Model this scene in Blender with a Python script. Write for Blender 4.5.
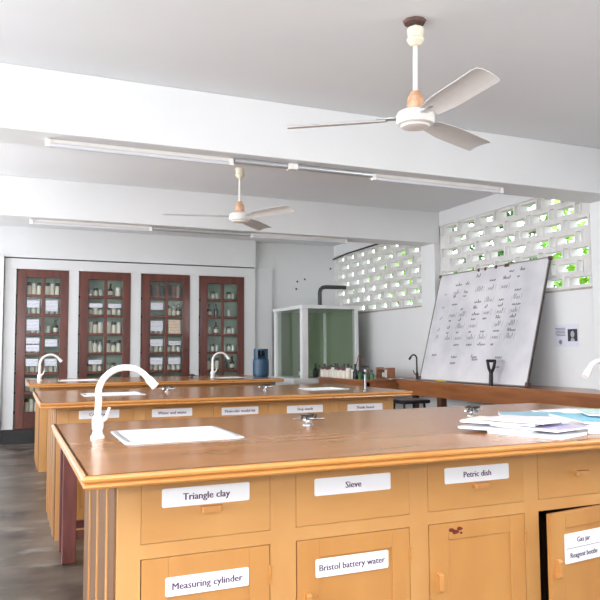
import bpy, bmesh, math, random
from mathutils import Vector, Matrix

# ------------------------------------------------------------------ reset
for o in list(bpy.data.objects):
    bpy.data.objects.remove(o)
scene = bpy.context.scene
col = scene.collection
PI = math.pi

# ------------------------------------------------------------------ camera
CAM_H = 1.22
F = 687.0                                    # focal length in pixels of a 600 px frame
def _cv(p): return Vector((p[0] - 300, -(p[1] - 300), -F))
vy = _cv((10, 352)).normalized()             # vanishing point of the aisle
vx = _cv((1930, 341)); vx = (vx - vy * vx.dot(vy)).normalized()
vz = vx.cross(vy)
R = Matrix((vx, vy, vz))                     # camera -> world
cam_d = bpy.data.cameras.new('camera'); cam = bpy.data.objects.new('camera', cam_d); col.objects.link(cam)
cam.matrix_world = Matrix.Translation((0, 0, CAM_H)) @ R.to_4x4()
cam_d.sensor_width = 36; cam_d.lens = 36 * F / 600; cam_d.clip_start = .02
scene.camera = cam
V = scene.view_settings
V.view_transform = 'Standard'; V.look = 'None'; V.gamma = 1; V.use_curve_mapping = False
V.exposure = 0.0

# ------------------------------------------------------------------ world and lights
w = bpy.data.worlds.new('sky'); scene.world = w; w.use_nodes = True
bg = w.node_tree.nodes['Background']; bg.inputs[0].default_value = (.80, .90, 1, 1); bg.inputs[1].default_value = 4.6

XR_ = 4.87
def light(name, kind, loc, energy, color=(1, 1, 1), rot=(0, 0, 0), size=1, size_y=None, spread=None):
    d = bpy.data.lights.new(name, kind); d.energy = energy; d.color = color
    if kind == 'AREA':
        d.size = size
        if size_y: d.shape = 'RECTANGLE'; d.size_y = size_y
        if spread: d.spread = spread
    elif kind == 'SUN': d.angle = size
    else: d.shadow_soft_size = size
    o = bpy.data.objects.new(name, d); o.location = loc; o.rotation_euler = rot; col.objects.link(o)
    return o
# sun from high over the roof, lights the shrubs outside
light('sun', 'SUN', (0, 0, 12), 4.0, (1, .95, .86), (0, math.radians(-33), math.radians(12)), .01)
# area lamps added as daylight fill in unseen left windows, and behind the photographer
for wy, wp in ((.6, 44), (3.1, 50), (5.9, 104), (8.7, 58)):
    light('window_fill', 'AREA', (-2.28, wy, 1.65), wp, (.985, .985, 1), (0, math.radians(-90), 0), 1.5, 1.9)
light('window_fill', 'AREA', (-.6, -2.28, 1.65), 45, (.97, .98, 1), (math.radians(90), 0, 0), 1.9, 1.5)
# and an added fill lamp in an unseen right wall opening made for it
light('side_fill', 'AREA', (XR_ + .13, .27, 2.265), 75, (.985, .985, 1), (0, math.radians(90), 0), .9, 2.3)
# the photographer's flash: its head is tilted up to bounce off the ceiling, some of it spills straight ahead
fl = light('flash_bounce', 'SPOT', (-.07, -.03, CAM_H + .2), 640, (.93, .97, 1), (math.radians(188), 0, 0), size=.06)
fl.data.spot_size = math.radians(130); fl.data.spot_blend = .6
light('flash_spill', 'POINT', (-.07, -.03, CAM_H + .2), 46, (1, .955, .90), size=.035)

# ------------------------------------------------------------------ materials
def lin(c):
    return tuple(((v / 255) / 12.92 if v / 255 <= .04045 else ((v / 255 + .055) / 1.055) ** 2.4) for v in c) + (1,)
MATS = {}
def mat(name, rgb, rough=.5, metal=0, var=0, scale=8, stretch=(1, 1, 1), bump=0, spec=.5, rgb2=None, coat=0, detail=4):
    if name in MATS: return MATS[name]
    m = bpy.data.materials.new(name); m.use_nodes = True; MATS[name] = m
    nt = m.node_tree; b = nt.nodes['Principled BSDF']
    b.inputs['Roughness'].default_value = rough; b.inputs['Metallic'].default_value = metal
    b.inputs['Specular IOR Level'].default_value = spec
    b.inputs['Coat Weight'].default_value = coat; b.inputs['Coat Roughness'].default_value = .08
    c = lin(rgb); b.inputs['Base Color'].default_value = c
    if var or rgb2 or bump:
        tc = nt.nodes.new('ShaderNodeTexCoord'); mp = nt.nodes.new('ShaderNodeMapping')
        geo = nt.nodes.new('ShaderNodeNewGeometry')
        mp.inputs['Scale'].default_value = stretch
        nt.links.new(geo.outputs['Position'], mp.inputs[0])
        n = nt.nodes.new('ShaderNodeTexNoise'); n.inputs['Scale'].default_value = scale; n.inputs['Detail'].default_value = detail
        nt.links.new(mp.outputs[0], n.inputs[0])
        r = nt.nodes.new('ShaderNodeValToRGB')
        c2 = lin(rgb2) if rgb2 else tuple(v * (1 - var) for v in c[:3]) + (1,)
        r.color_ramp.elements[0].position = .32; r.color_ramp.elements[1].position = .68
        r.color_ramp.elements[0].color = c2; r.color_ramp.elements[1].color = c
        nt.links.new(n.outputs[0], r.inputs[0]); nt.links.new(r.outputs[0], b.inputs['Base Color'])
        if bump:
            bm_ = nt.nodes.new('ShaderNodeBump'); bm_.inputs['Strength'].default_value = bump; bm_.inputs['Distance'].default_value = .004
            nt.links.new(n.outputs[0], bm_.inputs['Height']); nt.links.new(bm_.outputs[0], b.inputs['Normal'])
    return m
def chips(m, rgb, scale, lo, hi, stretch=(1, 1, 1)):
    """sparse chipped paint spots laid over a material"""
    nt = m.node_tree; b = nt.nodes['Principled BSDF']
    src = b.inputs['Base Color'].links[0].from_socket if b.inputs['Base Color'].links else None
    geo = nt.nodes.new('ShaderNodeNewGeometry'); mp = nt.nodes.new('ShaderNodeMapping'); mp.inputs['Scale'].default_value = stretch
    nt.links.new(geo.outputs['Position'], mp.inputs[0])
    n = nt.nodes.new('ShaderNodeTexNoise'); n.inputs['Scale'].default_value = scale; n.inputs['Detail'].default_value = 6
    nt.links.new(mp.outputs[0], n.inputs[0])
    r = nt.nodes.new('ShaderNodeMapRange'); r.inputs[1].default_value = lo; r.inputs[2].default_value = hi
    nt.links.new(n.outputs[0], r.inputs[0])
    mx = nt.nodes.new('ShaderNodeMix'); mx.data_type = 'RGBA'
    nt.links.new(r.outputs[0], mx.inputs[0])
    if src: nt.links.new(src, mx.inputs[6])
    else: mx.inputs[6].default_value = b.inputs['Base Color'].default_value
    mx.inputs[7].default_value = lin(rgb)
    nt.links.new(mx.outputs[2], b.inputs['Base Color'])
    return m
def glass(name, tint, refl=.12, opacity=.1):
    m = bpy.data.materials.new(name); m.use_nodes = True; nt = m.node_tree; MATS[name] = m
    nt.nodes.remove(nt.nodes['Principled BSDF']); out = nt.nodes['Material Output']
    t = nt.nodes.new('ShaderNodeBsdfTransparent'); t.inputs[0].default_value = tint
    g = nt.nodes.new('ShaderNodeBsdfGlossy'); g.inputs['Roughness'].default_value = .03
    lw = nt.nodes.new('ShaderNodeLayerWeight'); lw.inputs[0].default_value = .5
    pw = nt.nodes.new('ShaderNodeMath'); pw.operation = 'POWER'; pw.inputs[1].default_value = 4; nt.links.new(lw.outputs['Facing'], pw.inputs[0])
    ma = nt.nodes.new('ShaderNodeMath'); ma.operation = 'MULTIPLY_ADD'; ma.inputs[1].default_value = .6; ma.inputs[2].default_value = .03; nt.links.new(pw.outputs[0], ma.inputs[0])
    mx = nt.nodes.new('ShaderNodeMixShader')
    nt.links.new(ma.outputs[0], mx.inputs[0]); nt.links.new(t.outputs[0], mx.inputs[1]); nt.links.new(g.outputs[0], mx.inputs[2])
    nt.links.new(mx.outputs[0], out.inputs[0])
    return m

WHITE = mat('white_wall_paint', (226, 226, 226), .55, var=.05, scale=1.3, bump=.05)
CEIL = mat('ceiling_paint', (226, 226, 227), .6, var=.04, scale=.9, bump=.04)
BLOCK = mat('breeze_block_paint', (222, 219, 216), .7, var=.10, scale=9, bump=.35)
FACADE = mat('cabinet_white_paint', (222, 222, 222), .4, var=.04, scale=2)
FLOOR = mat('worn_cement_floor', (104, 93, 82), .36, rgb2=(46, 39, 33), scale=1.7, stretch=(1.3, 1.7, 1), bump=.1, detail=9)
chips(FLOOR, (134, 128, 120), 2.6, .56, .74, (1, 1.8, 1))
BLACK_SKIRT = mat('black_skirting_paint', (30, 29, 31), .35)
TOPWOOD = mat('varnished_worktop_wood', (172, 119, 71), .2, rgb2=(158, 106, 62), scale=3, stretch=(.35, 4, 4), bump=.015, spec=.22, detail=5)
EDGE = mat('varnished_edge_wood', (206, 144, 78), .28, rgb2=(188, 126, 63), scale=6, stretch=(.6, 4, 6), coat=.3)
chips(TOPWOOD, (206, 178, 148), 17, .735, .78)
chips(EDGE, (112, 52, 28), 24, .69, .71)
BODY = mat('varnished_bench_wood', (204, 152, 92), .42, rgb2=(192, 138, 80), scale=5, stretch=(1, 1, .35), bump=.03, coat=.1)
chips(BODY, (140, 74, 36), 34, .76, .775)
FRONT = mat('varnished_drawer_wood', (202, 149, 88), .42, rgb2=(190, 135, 75), scale=6, stretch=(.4, 1, 1), bump=.03, coat=.1)
chips(FRONT, (128, 62, 32), 30, .765, .78)
DOORW = mat('varnished_bench_door_wood', (197, 142, 80), .42, rgb2=(184, 127, 68), scale=6, stretch=(1, 1, .3), bump=.03, coat=.1)
chips(DOORW, (128, 62, 32), 33, .765, .78)
ENDWOOD = mat('shade_browned_end_wood', (126, 88, 56), .4, rgb2=(104, 70, 42), scale=5, stretch=(2, 2, .3))  # browner than the bench wood: shade of the end faces put into colour
PULL = mat('wooden_pull', (204, 144, 82), .35, var=.08, scale=20)
CHIPRED = mat('chipped_red_wood', (122, 40, 22), .6, var=.4, scale=60)
COUNTER = mat('side_counter_wood', (164, 104, 62), .3, rgb2=(134, 80, 46), scale=5, stretch=(3, .4, 3), coat=.25)
MAHOG = mat('dark_red_door_wood', (108, 52, 38), .35, rgb2=(78, 36, 27), scale=7, stretch=(2, 2, .25), coat=.2)
REDWOOD = mat('dark_red_stool_wood', (118, 66, 60), .4, rgb2=(88, 44, 40), scale=9, stretch=(2, 2, .4))
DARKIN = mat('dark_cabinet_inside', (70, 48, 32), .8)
GREENIN = mat('pale_green_cabinet_inside', (176, 196, 180), .7, var=.08, scale=4)
CERAMIC = mat('white_sink_ceramic', (232, 234, 236), .12, coat=.4)
TAPWHITE = mat('white_tap_enamel', (238, 234, 230), .22, coat=.3)
CHROME = mat('chrome', (190, 190, 192), .16, 1)
DARKMETAL = mat('dark_tap_metal', (58, 60, 58), .35, .7)
BLACKM = mat('black_metal', (26, 26, 27), .4, .3)
PAPER = mat('white_paper', (240, 240, 243), .7)
PRINT = mat('purple_grey_print', (84, 56, 92), .8)
PRINT2 = mat('grey_print', (96, 90, 104), .8)
FANW = mat('fan_white_enamel', (228, 224, 218), .35, var=.03, scale=20)
FANBLADE = mat('fan_blade_enamel', (214, 211, 208), .4, var=.06, scale=12)
RUST = mat('rusty_copper_enamel', (226, 188, 156), .45, rgb2=(186, 132, 96), scale=24)
OLDCREAM = mat('aged_cream_enamel', (232, 222, 200), .4, var=.06, scale=25)
LAMPBODY = mat('lamp_batten_enamel', (214, 208, 202), .4)
TUBE = mat('unlit_lamp_tube', (206, 206, 210), .2)
ALU = mat('aluminium', (196, 198, 200), .3, .6)
BOARD = mat('whiteboard_surface', (228, 226, 228), .2, rgb2=(198, 196, 202), scale=1.9, detail=3)
INK = mat('whiteboard_marker_ink', (74, 70, 80), .6)
BLUECYL = mat('blue_gas_cylinder_paint', (22, 68, 98), .4, var=.2, scale=20)
GLASS = glass('clear_pane_glass', (.97, .985, .975, 1))
HOODGLASS = glass('green_tinted_hood_glass', (.86, .90, .87, 1))
HOODIN = mat('hood_green_lining', (148, 156, 132), .6, var=.06, scale=3)
HOODFRAME = mat('hood_white_frame', (226, 226, 226), .4)
PIPE = mat('dark_grey_exhaust_pipe', (62, 66, 68), .5)
JARW = mat('white_plastic_jar', (222, 216, 204), .4)
JARC = mat('clear_glass_jar', (186, 196, 186), .15)
JARB = mat('brown_glass_bottle', (64, 46, 34), .12)
JARD = mat('dark_glass_bottle', (44, 48, 50), .15)
JARG = mat('green_glass_bottle', (66, 112, 72), .15)
CAPD = mat('dark_cap', (52, 46, 48), .4)
CAPR = mat('dark_red_cap', (110, 36, 38), .4)
CAPW = mat('white_cap', (228, 224, 218), .4)
LABELP = mat('bottle_paper_label', (228, 222, 206), .7)
COPPERW = mat('reddish_wood_rack', (168, 112, 84), .5, var=.2, scale=20)
LEAF = mat('bright_green_leaf', (136, 186, 40), .5, rgb2=(96, 150, 30), scale=3)
LEAFD = mat('deep_green_leaf', (58, 108, 34), .5, rgb2=(38, 84, 24), scale=3)
BARK = mat('bark', (96, 78, 60), .8, var=.3, scale=14)
GRASS = mat('grass_ground', (120, 128, 84), .9, rgb2=(150, 140, 110), scale=2)
for m_, w_ in ((LEAF, .25), (LEAFD, .15)):
    m_.node_tree.nodes['Principled BSDF'].inputs['Subsurface Weight'].default_value = w_

def printed(name, base, ink, freq, thresh=.5, axis='Z'):
    """paper with lines of fine print, in the object's own coordinates"""
    m = bpy.data.materials.new(name); m.use_nodes = True; nt = m.node_tree; b = nt.nodes['Principled BSDF']; MATS[name] = m
    b.inputs['Roughness'].default_value = .7
    tc = nt.nodes.new('ShaderNodeTexCoord')
    wv = nt.nodes.new('ShaderNodeTexWave'); wv.bands_direction = axis; wv.inputs['Scale'].default_value = freq
    nt.links.new(tc.outputs['Object'], wv.inputs[0])
    ns = nt.nodes.new('ShaderNodeTexNoise'); ns.inputs['Scale'].default_value = 60; nt.links.new(tc.outputs['Object'], ns.inputs[0])
    mu = nt.nodes.new('ShaderNodeMath'); mu.operation = 'MULTIPLY'; nt.links.new(wv.outputs['Fac'], mu.inputs[0]); nt.links.new(ns.outputs[0], mu.inputs[1])
    r = nt.nodes.new('ShaderNodeMapRange'); r.inputs[1].default_value = thresh * .6; r.inputs[2].default_value = thresh * .6 + .12
    nt.links.new(mu.outputs[0], r.inputs[0])
    mx = nt.nodes.new('ShaderNodeMix'); mx.data_type = 'RGBA'; nt.links.new(r.outputs[0], mx.inputs[0])
    mx.inputs[6].default_value = lin(base); mx.inputs[7].default_value = lin(ink)
    nt.links.new(mx.outputs[2], b.inputs['Base Color'])
    return m
NOTICE = printed('notice_paper', (226, 228, 236), (168, 168, 178), 16)
NOTICEB = printed('brownish_notice_paper', (222, 206, 186), (164, 132, 104), 14)

# ------------------------------------------------------------------ mesh helpers
class MB:
    def __init__(s): s.v = []; s.f = []; s.m = []; s.sm = []
    def add(s, vs, fs, mi=0, smooth=False):
        n = len(s.v); s.v += [tuple(p) for p in vs]
        for f in fs: s.f.append(tuple(i + n for i in f)); s.m.append(mi); s.sm.append(smooth)
        return s
    def box(s, x0, x1, y0, y1, z0, z1, mi=0):
        x0, x1 = min(x0, x1), max(x0, x1); y0, y1 = min(y0, y1), max(y0, y1); z0, z1 = min(z0, z1), max(z0, z1)
        return s.add([(x0, y0, z0), (x1, y0, z0), (x1, y1, z0), (x0, y1, z0), (x0, y0, z1), (x1, y0, z1), (x1, y1, z1), (x0, y1, z1)],
                     [(0, 3, 2, 1), (4, 5, 6, 7), (0, 1, 5, 4), (1, 2, 6, 5), (2, 3, 7, 6), (3, 0, 4, 7)], mi)
    def tube(s, pts, rad, seg=10, mi=0, cap=True, smooth=True):
        pts = [Vector(p) for p in pts]; n = len(pts)
        if not isinstance(rad, (list, tuple)): rad = [rad] * n
        vs = []; fs = []
        up = None
        for i, p in enumerate(pts):
            t = (pts[min(i + 1, n - 1)] - pts[max(i - 1, 0)]).normalized()
            if up is None:
                up = Vector((0, 0, 1)) if abs(t.z) < .9 else Vector((1, 0, 0))
            a = (up - t * up.dot(t)).normalized(); up = a; b = t.cross(a)
            for k in range(seg):
                an = 2 * PI * k / seg
                vs.append(p + (a * math.cos(an) + b * math.sin(an)) * rad[i])
        for i in range(n - 1):
            for k in range(seg):
                fs.append((i * seg + k, i * seg + (k + 1) % seg, (i + 1) * seg + (k + 1) % seg, (i + 1) * seg + k))
        s.add(vs, fs, mi, smooth)
        if cap:
            s.add(vs[:seg][::-1], [tuple(range(seg))], mi); s.add(vs[-seg:], [tuple(range(seg))], mi)
        return s
    def lathe(s, prof, c=(0, 0, 0), seg=16, mi=0, smooth=True):
        """prof: list of (r, z) or (r, z, material)"""
        for i in range(len(prof) - 1):
            a, b = prof[i], prof[i + 1]
            m_ = b[2] if len(b) > 2 else mi
            vs = []
            for (r, z) in ((a[0], a[1]), (b[0], b[1])):
                for k in range(seg):
                    an = 2 * PI * k / seg; vs.append((c[0] + r * math.cos(an), c[1] + r * math.sin(an), c[2] + z))
            s.add(vs, [(k, (k + 1) % seg, seg + (k + 1) % seg, seg + k) for k in range(seg)], m_, smooth)
        return s
    def prism(s, poly, z0, z1, mi=0):
        n = len(poly)
        vs = [(x, y, z0) for x, y in poly] + [(x, y, z1) for x, y in poly]
        return s.add(vs, [tuple(range(n))[::-1], tuple(range(n, 2 * n))] + [(i, (i + 1) % n, n + (i + 1) % n, n + i) for i in range(n)], mi)
    def mesh(s, name, mats):
        me = bpy.data.meshes.new(name); me.from_pydata(s.v, [], s.f)
        for m in (mats if isinstance(mats, (list, tuple)) else [mats]): me.materials.append(m)
        me.polygons.foreach_set('material_index', s.m); me.polygons.foreach_set('use_smooth', s.sm); me.update()
        return me
    def build(s, name, mats, parent=None, loc=(0, 0, 0), rot=(0, 0, 0), bevel=0):
        return place(name, s.mesh(name, mats), parent, loc, rot, bevel)
def place(name, me, parent=None, loc=(0, 0, 0), rot=(0, 0, 0), bevel=0):
    o = bpy.data.objects.new(name, me); col.objects.link(o); o.parent = parent
    o.location = loc; o.rotation_euler = rot
    if bevel:
        b = o.modifiers.new('bevel', 'BEVEL'); b.width = bevel; b.segments = 2; b.limit_method = 'ANGLE'; b.harden_normals = False
    return o
def tag(o, label, cat, group=None, kind=None):
    o['label'] = label; o['category'] = cat
    if group: o['group'] = group
    if kind: o['kind'] = kind
    return o
def thing(name, label, cat, loc=(0, 0, 0), rz=0, group=None):
    o = bpy.data.objects.new(name, None); col.objects.link(o); o.location = loc; o.rotation_euler = (0, 0, rz); o.empty_display_size = .1
    return tag(o, label, cat, group)
def struct(o): o['kind'] = 'structure'; return o

_text_cache = {}
def text_mesh(txt, height, maxw=None, bold=.0):
    """flat lettering in the x-z plane facing -y, centred on the origin: returns verts, faces"""
    key = (txt,)
    if key not in _text_cache:
        cu = bpy.data.curves.new('lettering', 'FONT'); cu.body = txt; cu.size = 1; cu.offset = 0; cu.resolution_u = 2; cu.fill_mode = 'FRONT'
        o = bpy.data.objects.new('lettering', cu); col.objects.link(o)
        bpy.context.view_layer.update()
        me = o.evaluated_get(bpy.context.evaluated_depsgraph_get()).to_mesh()
        vs = [(v.co.x, v.co.y) for v in me.vertices]; fs = [tuple(p.vertices) for p in me.polygons]
        bpy.data.objects.remove(o); bpy.data.curves.remove(cu)
        _text_cache[key] = (vs, fs)
    vs, fs = _text_cache[key]
    x0 = min(v[0] for v in vs); x1 = max(v[0] for v in vs)
    sc = height / .72
    if maxw and (x1 - x0) * sc > maxw: scx = maxw / (x1 - x0)
    else: scx = sc
    return [((x - (x0 + x1) / 2) * scx, 0, (y - .33) * sc) for x, y in vs], fs

def rrect(w_, h_, r, n=4):
    pts = []
    for cx, cy, a0 in ((w_ / 2 - r, h_ / 2 - r, 0), (-w_ / 2 + r, h_ / 2 - r, 90), (-w_ / 2 + r, -h_ / 2 + r, 180), (w_ / 2 - r, -h_ / 2 + r, 270)):
        for k in range(n + 1):
            a = math.radians(a0 + 90 * k / n); pts.append((cx + r * math.cos(a), cy + r * math.sin(a)))
    return pts

def name_label(lines, parent, cx, cz, y, w_, h_, ink=None, th=.0205):
    """white sticker with rounded corners, printed lines facing -y"""
    b = MB(); p = rrect(w_, h_, .006); n = len(p)
    vs = [(x, 0, z) for x, z in p] + [(x, -.0012, z) for x, z in p]
    b.add(vs, [tuple(range(n)), tuple(range(n, 2 * n))[::-1]] + [(i, n + i, n + (i + 1) % n, (i + 1) % n) for i in range(n)])
    k = len(lines)
    for i, t in enumerate(lines):
        if not t: continue
        tv, tf = text_mesh(t, th, w_ * .9)
        zo = h_ * ((k - 1) / 2 - i) / k
        for dx in (-.0008, 0, .0008): b.add([(x + dx, -.0018 - dx * .2, z + zo) for x, _, z in tv], tf, 1)
    if k > 1: b.box(-w_ * .45, w_ * .5, -.0018, -.0012, -.001, .0005, 1)
    return b.build('name_label', [PAPER, ink or PRINT], parent, (cx, y, cz))

# ------------------------------------------------------------------ the room shell
XR, XL, YB, YF, ZC, ZB = 4.87, -2.2, 10.12, -2.2, 2.92, 2.53
BEAMS = ((-1.3, -.97), (1.5, 1.83), (4.3, 4.63), (7.1, 7.4))
struct(MB().box(XL - .2, XR + .15, YF - .2, YB + .2, -.1, 0).build('floor', FLOOR))
ceiling = struct(MB().box(XL - 1.2, XR + .6, YF - 1.2, YB + .4, ZC, ZC + .15).build('ceiling', CEIL))  # oversized edges add an unseen roof overhang that keeps sun off the windows
for a, b in BEAMS[2:]:
    MB().box(XL, XR + .1, a, b, ZB, ZC).build('beam', WHITE, ceiling, bevel=.006)
for a, b in BEAMS[:1]: MB().box(XL, XR + .1, a, b, ZB, ZC).build('beam', WHITE, ceiling)
# right wall: solid dado, pilasters, lintel, and two visible fields of pierced breeze blocks
wall_right = MB()
wall_right.box(XR, XR + .10, YF, YB, 0, 1.785)
wall_right.box(XR, XR + .12, YF, YB, 2.745, ZC)
for a, b in BEAMS: wall_right.box(XR, XR + .12, a, b, 1.785, 2.745)
wall_right.box(XR, XR + .12, YF, -.9, 1.785, 2.745)  # left open past this: unseen gap made for the side fill lamp
wall_right = struct(wall_right.build('wall_right', WHITE))
for a, b in BEAMS[1:]:
    MB().box(XR - .08, XR, a, b, 0, ZB).build('pilaster', WHITE, wall_right, bevel=.006)
def ring(y0, y1, z0, z1, oy, oz, d, xo):
    """pierced block in the y-z plane: outer y0..y1, z0..z1, opening inset oy, oz, depth d along +x"""
    b = MB(); O = [(y0, z0), (y1, z0), (y1, z1), (y0, z1)]; I = [(y0 + oy, z0 + oz), (y1 - oy, z0 + oz), (y1 - oy, z1 - oz), (y0 + oy, z1 - oz)]
    vs = [(xo, *p) for p in O] + [(xo, *p) for p in I] + [(d, *p) for p in O] + [(d, *p) for p in I]
    fs = []
    for i in range(4):
        j = (i + 1) % 4
        fs += [(i, 4 + i, 4 + j, j), (8 + i, 8 + j, 12 + j, 12 + i), (i, j, 8 + j, 8 + i), (4 + i, 12 + i, 12 + j, 4 + j)]
    return b.add(vs, fs)
RP, CP, HW = .1365, .335, .246
VW = CP - HW
gap = .0006
hmesh = ring(-HW / 2 + gap, HW / 2 - gap, gap, RP - gap, .014, .031, .10, .004).mesh('horizontal_breeze_block', BLOCK)
vmesh = ring(-VW / 2 + gap, VW / 2 - gap, gap * .5, RP - gap * .5, .014, .016, .07, .0).mesh('upright_breeze_block', BLOCK)
for (ya, yb) in ((4.63, 7.1), (7.4, YB), (1.83, 4.3)):
    for r in range(7):
        z = 1.787 + r * RP
        # rows are staggered by half a module; anchored on the slots seen beside the near pilaster
        y = 4.853 + (0 if r % 2 == 0 else -CP / 2) - CP * 20
        while y < yb + CP:
            for yy, me, w2 in ((y, hmesh, HW), (y + CP / 2, vmesh, VW)):
                lo, hi = yy - w2 / 2, yy + w2 / 2
                if lo >= ya - .001 and hi <= yb + .001:
                    if ya > 4 or yy > 3.6: place('breeze_block', me, wall_right, (XR + .005, yy, z))
                elif hi > ya and lo < yb:      # cut block against the pilaster
                    l, h = max(lo, ya), min(hi, yb)
                    if h - l > .012 and (ya > 4 or yy > 3.6):
                        MB().box(.004, .10, l + gap, h - gap, gap, RP - gap).build('breeze_block', BLOCK, wall_right, (XR + .005, 0, z))
            y += CP
MB().box(XR, XR + .12, 1.83, 3.62, 1.785, 2.745).build('infill', WHITE, wall_right)
MB().box(XR - .012, XR + .02, 4.63, 7.1, 1.768, 1.786).build('sill', mat('weathered_sill', (176, 166, 156), .7, var=.2, scale=20), wall_right)
MB().box(XR - .012, XR + .02, 7.4, YB, 1.768, 1.786).build('sill', MATS['weathered_sill'], wall_right)
# back wall
wall_back = struct(MB().box(3.47, XR + .15, YB, YB + .3, 0, ZC).box(XL - .2, 3.47, YB + .18, YB + .3, 0, ZC).build('wall_back', WHITE))
for px, pz in ((4.22, 2.32), (4.35, 2.36), (4.2, 2.20), (4.81, 2.55)):
    b = MB(); b.tube([(px, YB + .001, pz), (px, YB - .003, pz)], .016, 8); b.build('anchor_hole', BLACKM, wall_back)
# wall with windows on the left
wl = MB(); WIN = ((-.4, 1.6), (2.1, 4.1), (4.9, 6.9), (7.7, 9.7))
edges = [YF] + [e for ww in WIN for e in ww] + [YB]
for i in range(0, len(edges), 2): wl.box(XL - .15, XL, edges[i], edges[i + 1], 0, ZC)
for a, b in WIN: wl.box(XL - .15, XL, a, b, 0, .85); wl.box(XL - .15, XL, a, b, 2.42, ZC)
struct(wl.build('wall_left', WHITE))
for i, (a, b) in enumerate(WIN):
    fr = MB()
    for yy in (a, (a + b) / 2 - .02, b - .04): fr.box(XL - .1, XL - .05, yy, yy + .04, .85, 2.42)
    fr.box(XL - .1, XL - .05, a, b, .85, .89); fr.box(XL - .1, XL - .05, a, b, 2.38, 2.42)
    struct(fr.build('window_%d' % (i + 1), HOODFRAME))
# wall behind the photographer, with two window openings
wf = MB(); WINF = ((-1.6, .4),)
edges = [XL - .15] + [e for ww in WINF for e in ww] + [XR + .12]
for i in range(0, len(edges), 2): wf.box(edges[i], edges[i + 1], YF - .15, YF, 0, ZC)
for a, b in WINF: wf.box(a, b, YF - .15, YF, 0, .85); wf.box(a, b, YF - .15, YF, 2.42, ZC)
struct(wf.build('wall_front', WHITE))

# ------------------------------------------------------------------ laboratory benches
TZ = .897                                   # worktop height
BX0, BX1 = .178, 2.93                        # worktop left and right
DY = 1.425                                   # worktop depth
OY, OX = .172, .116                          # front and side overhang of the worktop
def loop_worktop(rr):
    """worktop outline, anticlockwise from above, right-hand corners rounded"""
    L, W = BX1 - BX0, DY
    pts = [((0, 0), None)]
    out = [(.004, 0)]
    for cx, cy, a0 in ((L - rr, rr, -90), (L - rr, W - rr, 0)):
        for k in range(6):
            a = math.radians(a0 + 18 * k); out.append((cx + rr * math.cos(a), cy + rr * math.sin(a)))
    out += [(.004, W), (0, W - .004), (0, .004)]
    return out
def offset_loop(lp, d):
    n = len(lp); out = []
    for i in range(n):
        p0, p1, p2 = Vector(lp[i - 1]), Vector(lp[i]), Vector(lp[(i + 1) % n])
        a = (p1 - p0).normalized(); b = (p2 - p1).normalized()
        n1 = Vector((a.y, -a.x)); n2 = Vector((b.y, -b.x)); m = (n1 + n2).normalized()
        out.append(tuple(p1 + m * (d / max(.5, m.dot(n1)))))
    return out
def worktop_mesh(holes):
    base = offset_loop(loop_worktop(.05), -.012)
    bm = bmesh.new()
    def ring_e(pts):
        vs = [bm.verts.new((x, y, TZ)) for x, y in pts]
        return [bm.edges.new((vs[i], vs[(i + 1) % len(vs)])) for i in range(len(vs))]
    es = ring_e(base)
    for (x0, x1, y0, y1) in holes: es += ring_e([(x0, y0), (x1, y0), (x1, y1), (x0, y1)])
    bmesh.ops.triangle_fill(bm, use_beauty=True, use_dissolve=False, edges=es, normal=(0, 0, 1))
    r = bmesh.ops.extrude_face_region(bm, geom=bm.faces[:])
    bmesh.ops.translate(bm, vec=(0, 0, -.028), verts=[v for v in r['geom'] if isinstance(v, bmesh.types.BMVert)])
    bmesh.ops.recalc_face_normals(bm, faces=bm.faces[:])
    me = bpy.data.meshes.new('worktop'); bm.to_mesh(me); bm.free(); me.materials.append(TOPWOOD)
    return me
def moulding_mesh():
    lp = loop_worktop(.05); n = len(lp)
    prof = [(-.02, TZ), (-.010, TZ), (-.003, TZ - .003), (0, TZ - .009), (-.001, TZ - .015), (-.007, TZ - .0195), (-.009, TZ - .021), (-.005, TZ - .024), (-.004, TZ - .030), (-.008, TZ - .036), (-.020, TZ - .037), (-.05, TZ - .037)]
    b = MB(); vs = []
    for d, z in prof:
        vs += [(x, y, z) for x, y in offset_loop(lp, d)]
    fs = []
    for i in range(len(prof) - 1):
        for k in range(n):
            fs.append((i * n + k, (i + 1) * n + k, (i + 1) * n + (k + 1) % n, i * n + (k + 1) % n))
    b.add(vs, fs, 0, False)
    return b.mesh('edge_moulding', EDGE)
MOULD = moulding_mesh()
bodyL, bodyR = OX, BX1 - BX0 - .10          # local extents of the carcass
bodyF, bodyB = OY, OY + 1.02
ZT = TZ - .037
DRZ = (.662, .831); DOZ = (.10, .6205)
def pull_mesh(vertical):
    b = MB(); L, w2, d = .064, .0085, .020
    prof = [(-L / 2, 0), (-L / 2, -d * .7), (-L / 2 + .006, -d), (L / 2 - .006, -d), (L / 2, -d * .7), (L / 2, 0)]
    n = len(prof)
    if not vertical:
        vs = [(x, y, -w2) for x, y in prof] + [(x, y, w2) for x, y in prof]
    else:
        vs = [(-w2, y, x) for x, y in prof] + [(w2, y, x) for x, y in prof]
    fs = [tuple(range(n)), tuple(range(n, 2 * n))[::-1]] + [(i, n + i, n + (i + 1) % n, (i + 1) % n) for i in range(n)]
    b.add(vs, fs); return b.mesh('pull', PULL)
PULLH, PULLV = pull_mesh(False), pull_mesh(True)

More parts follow.
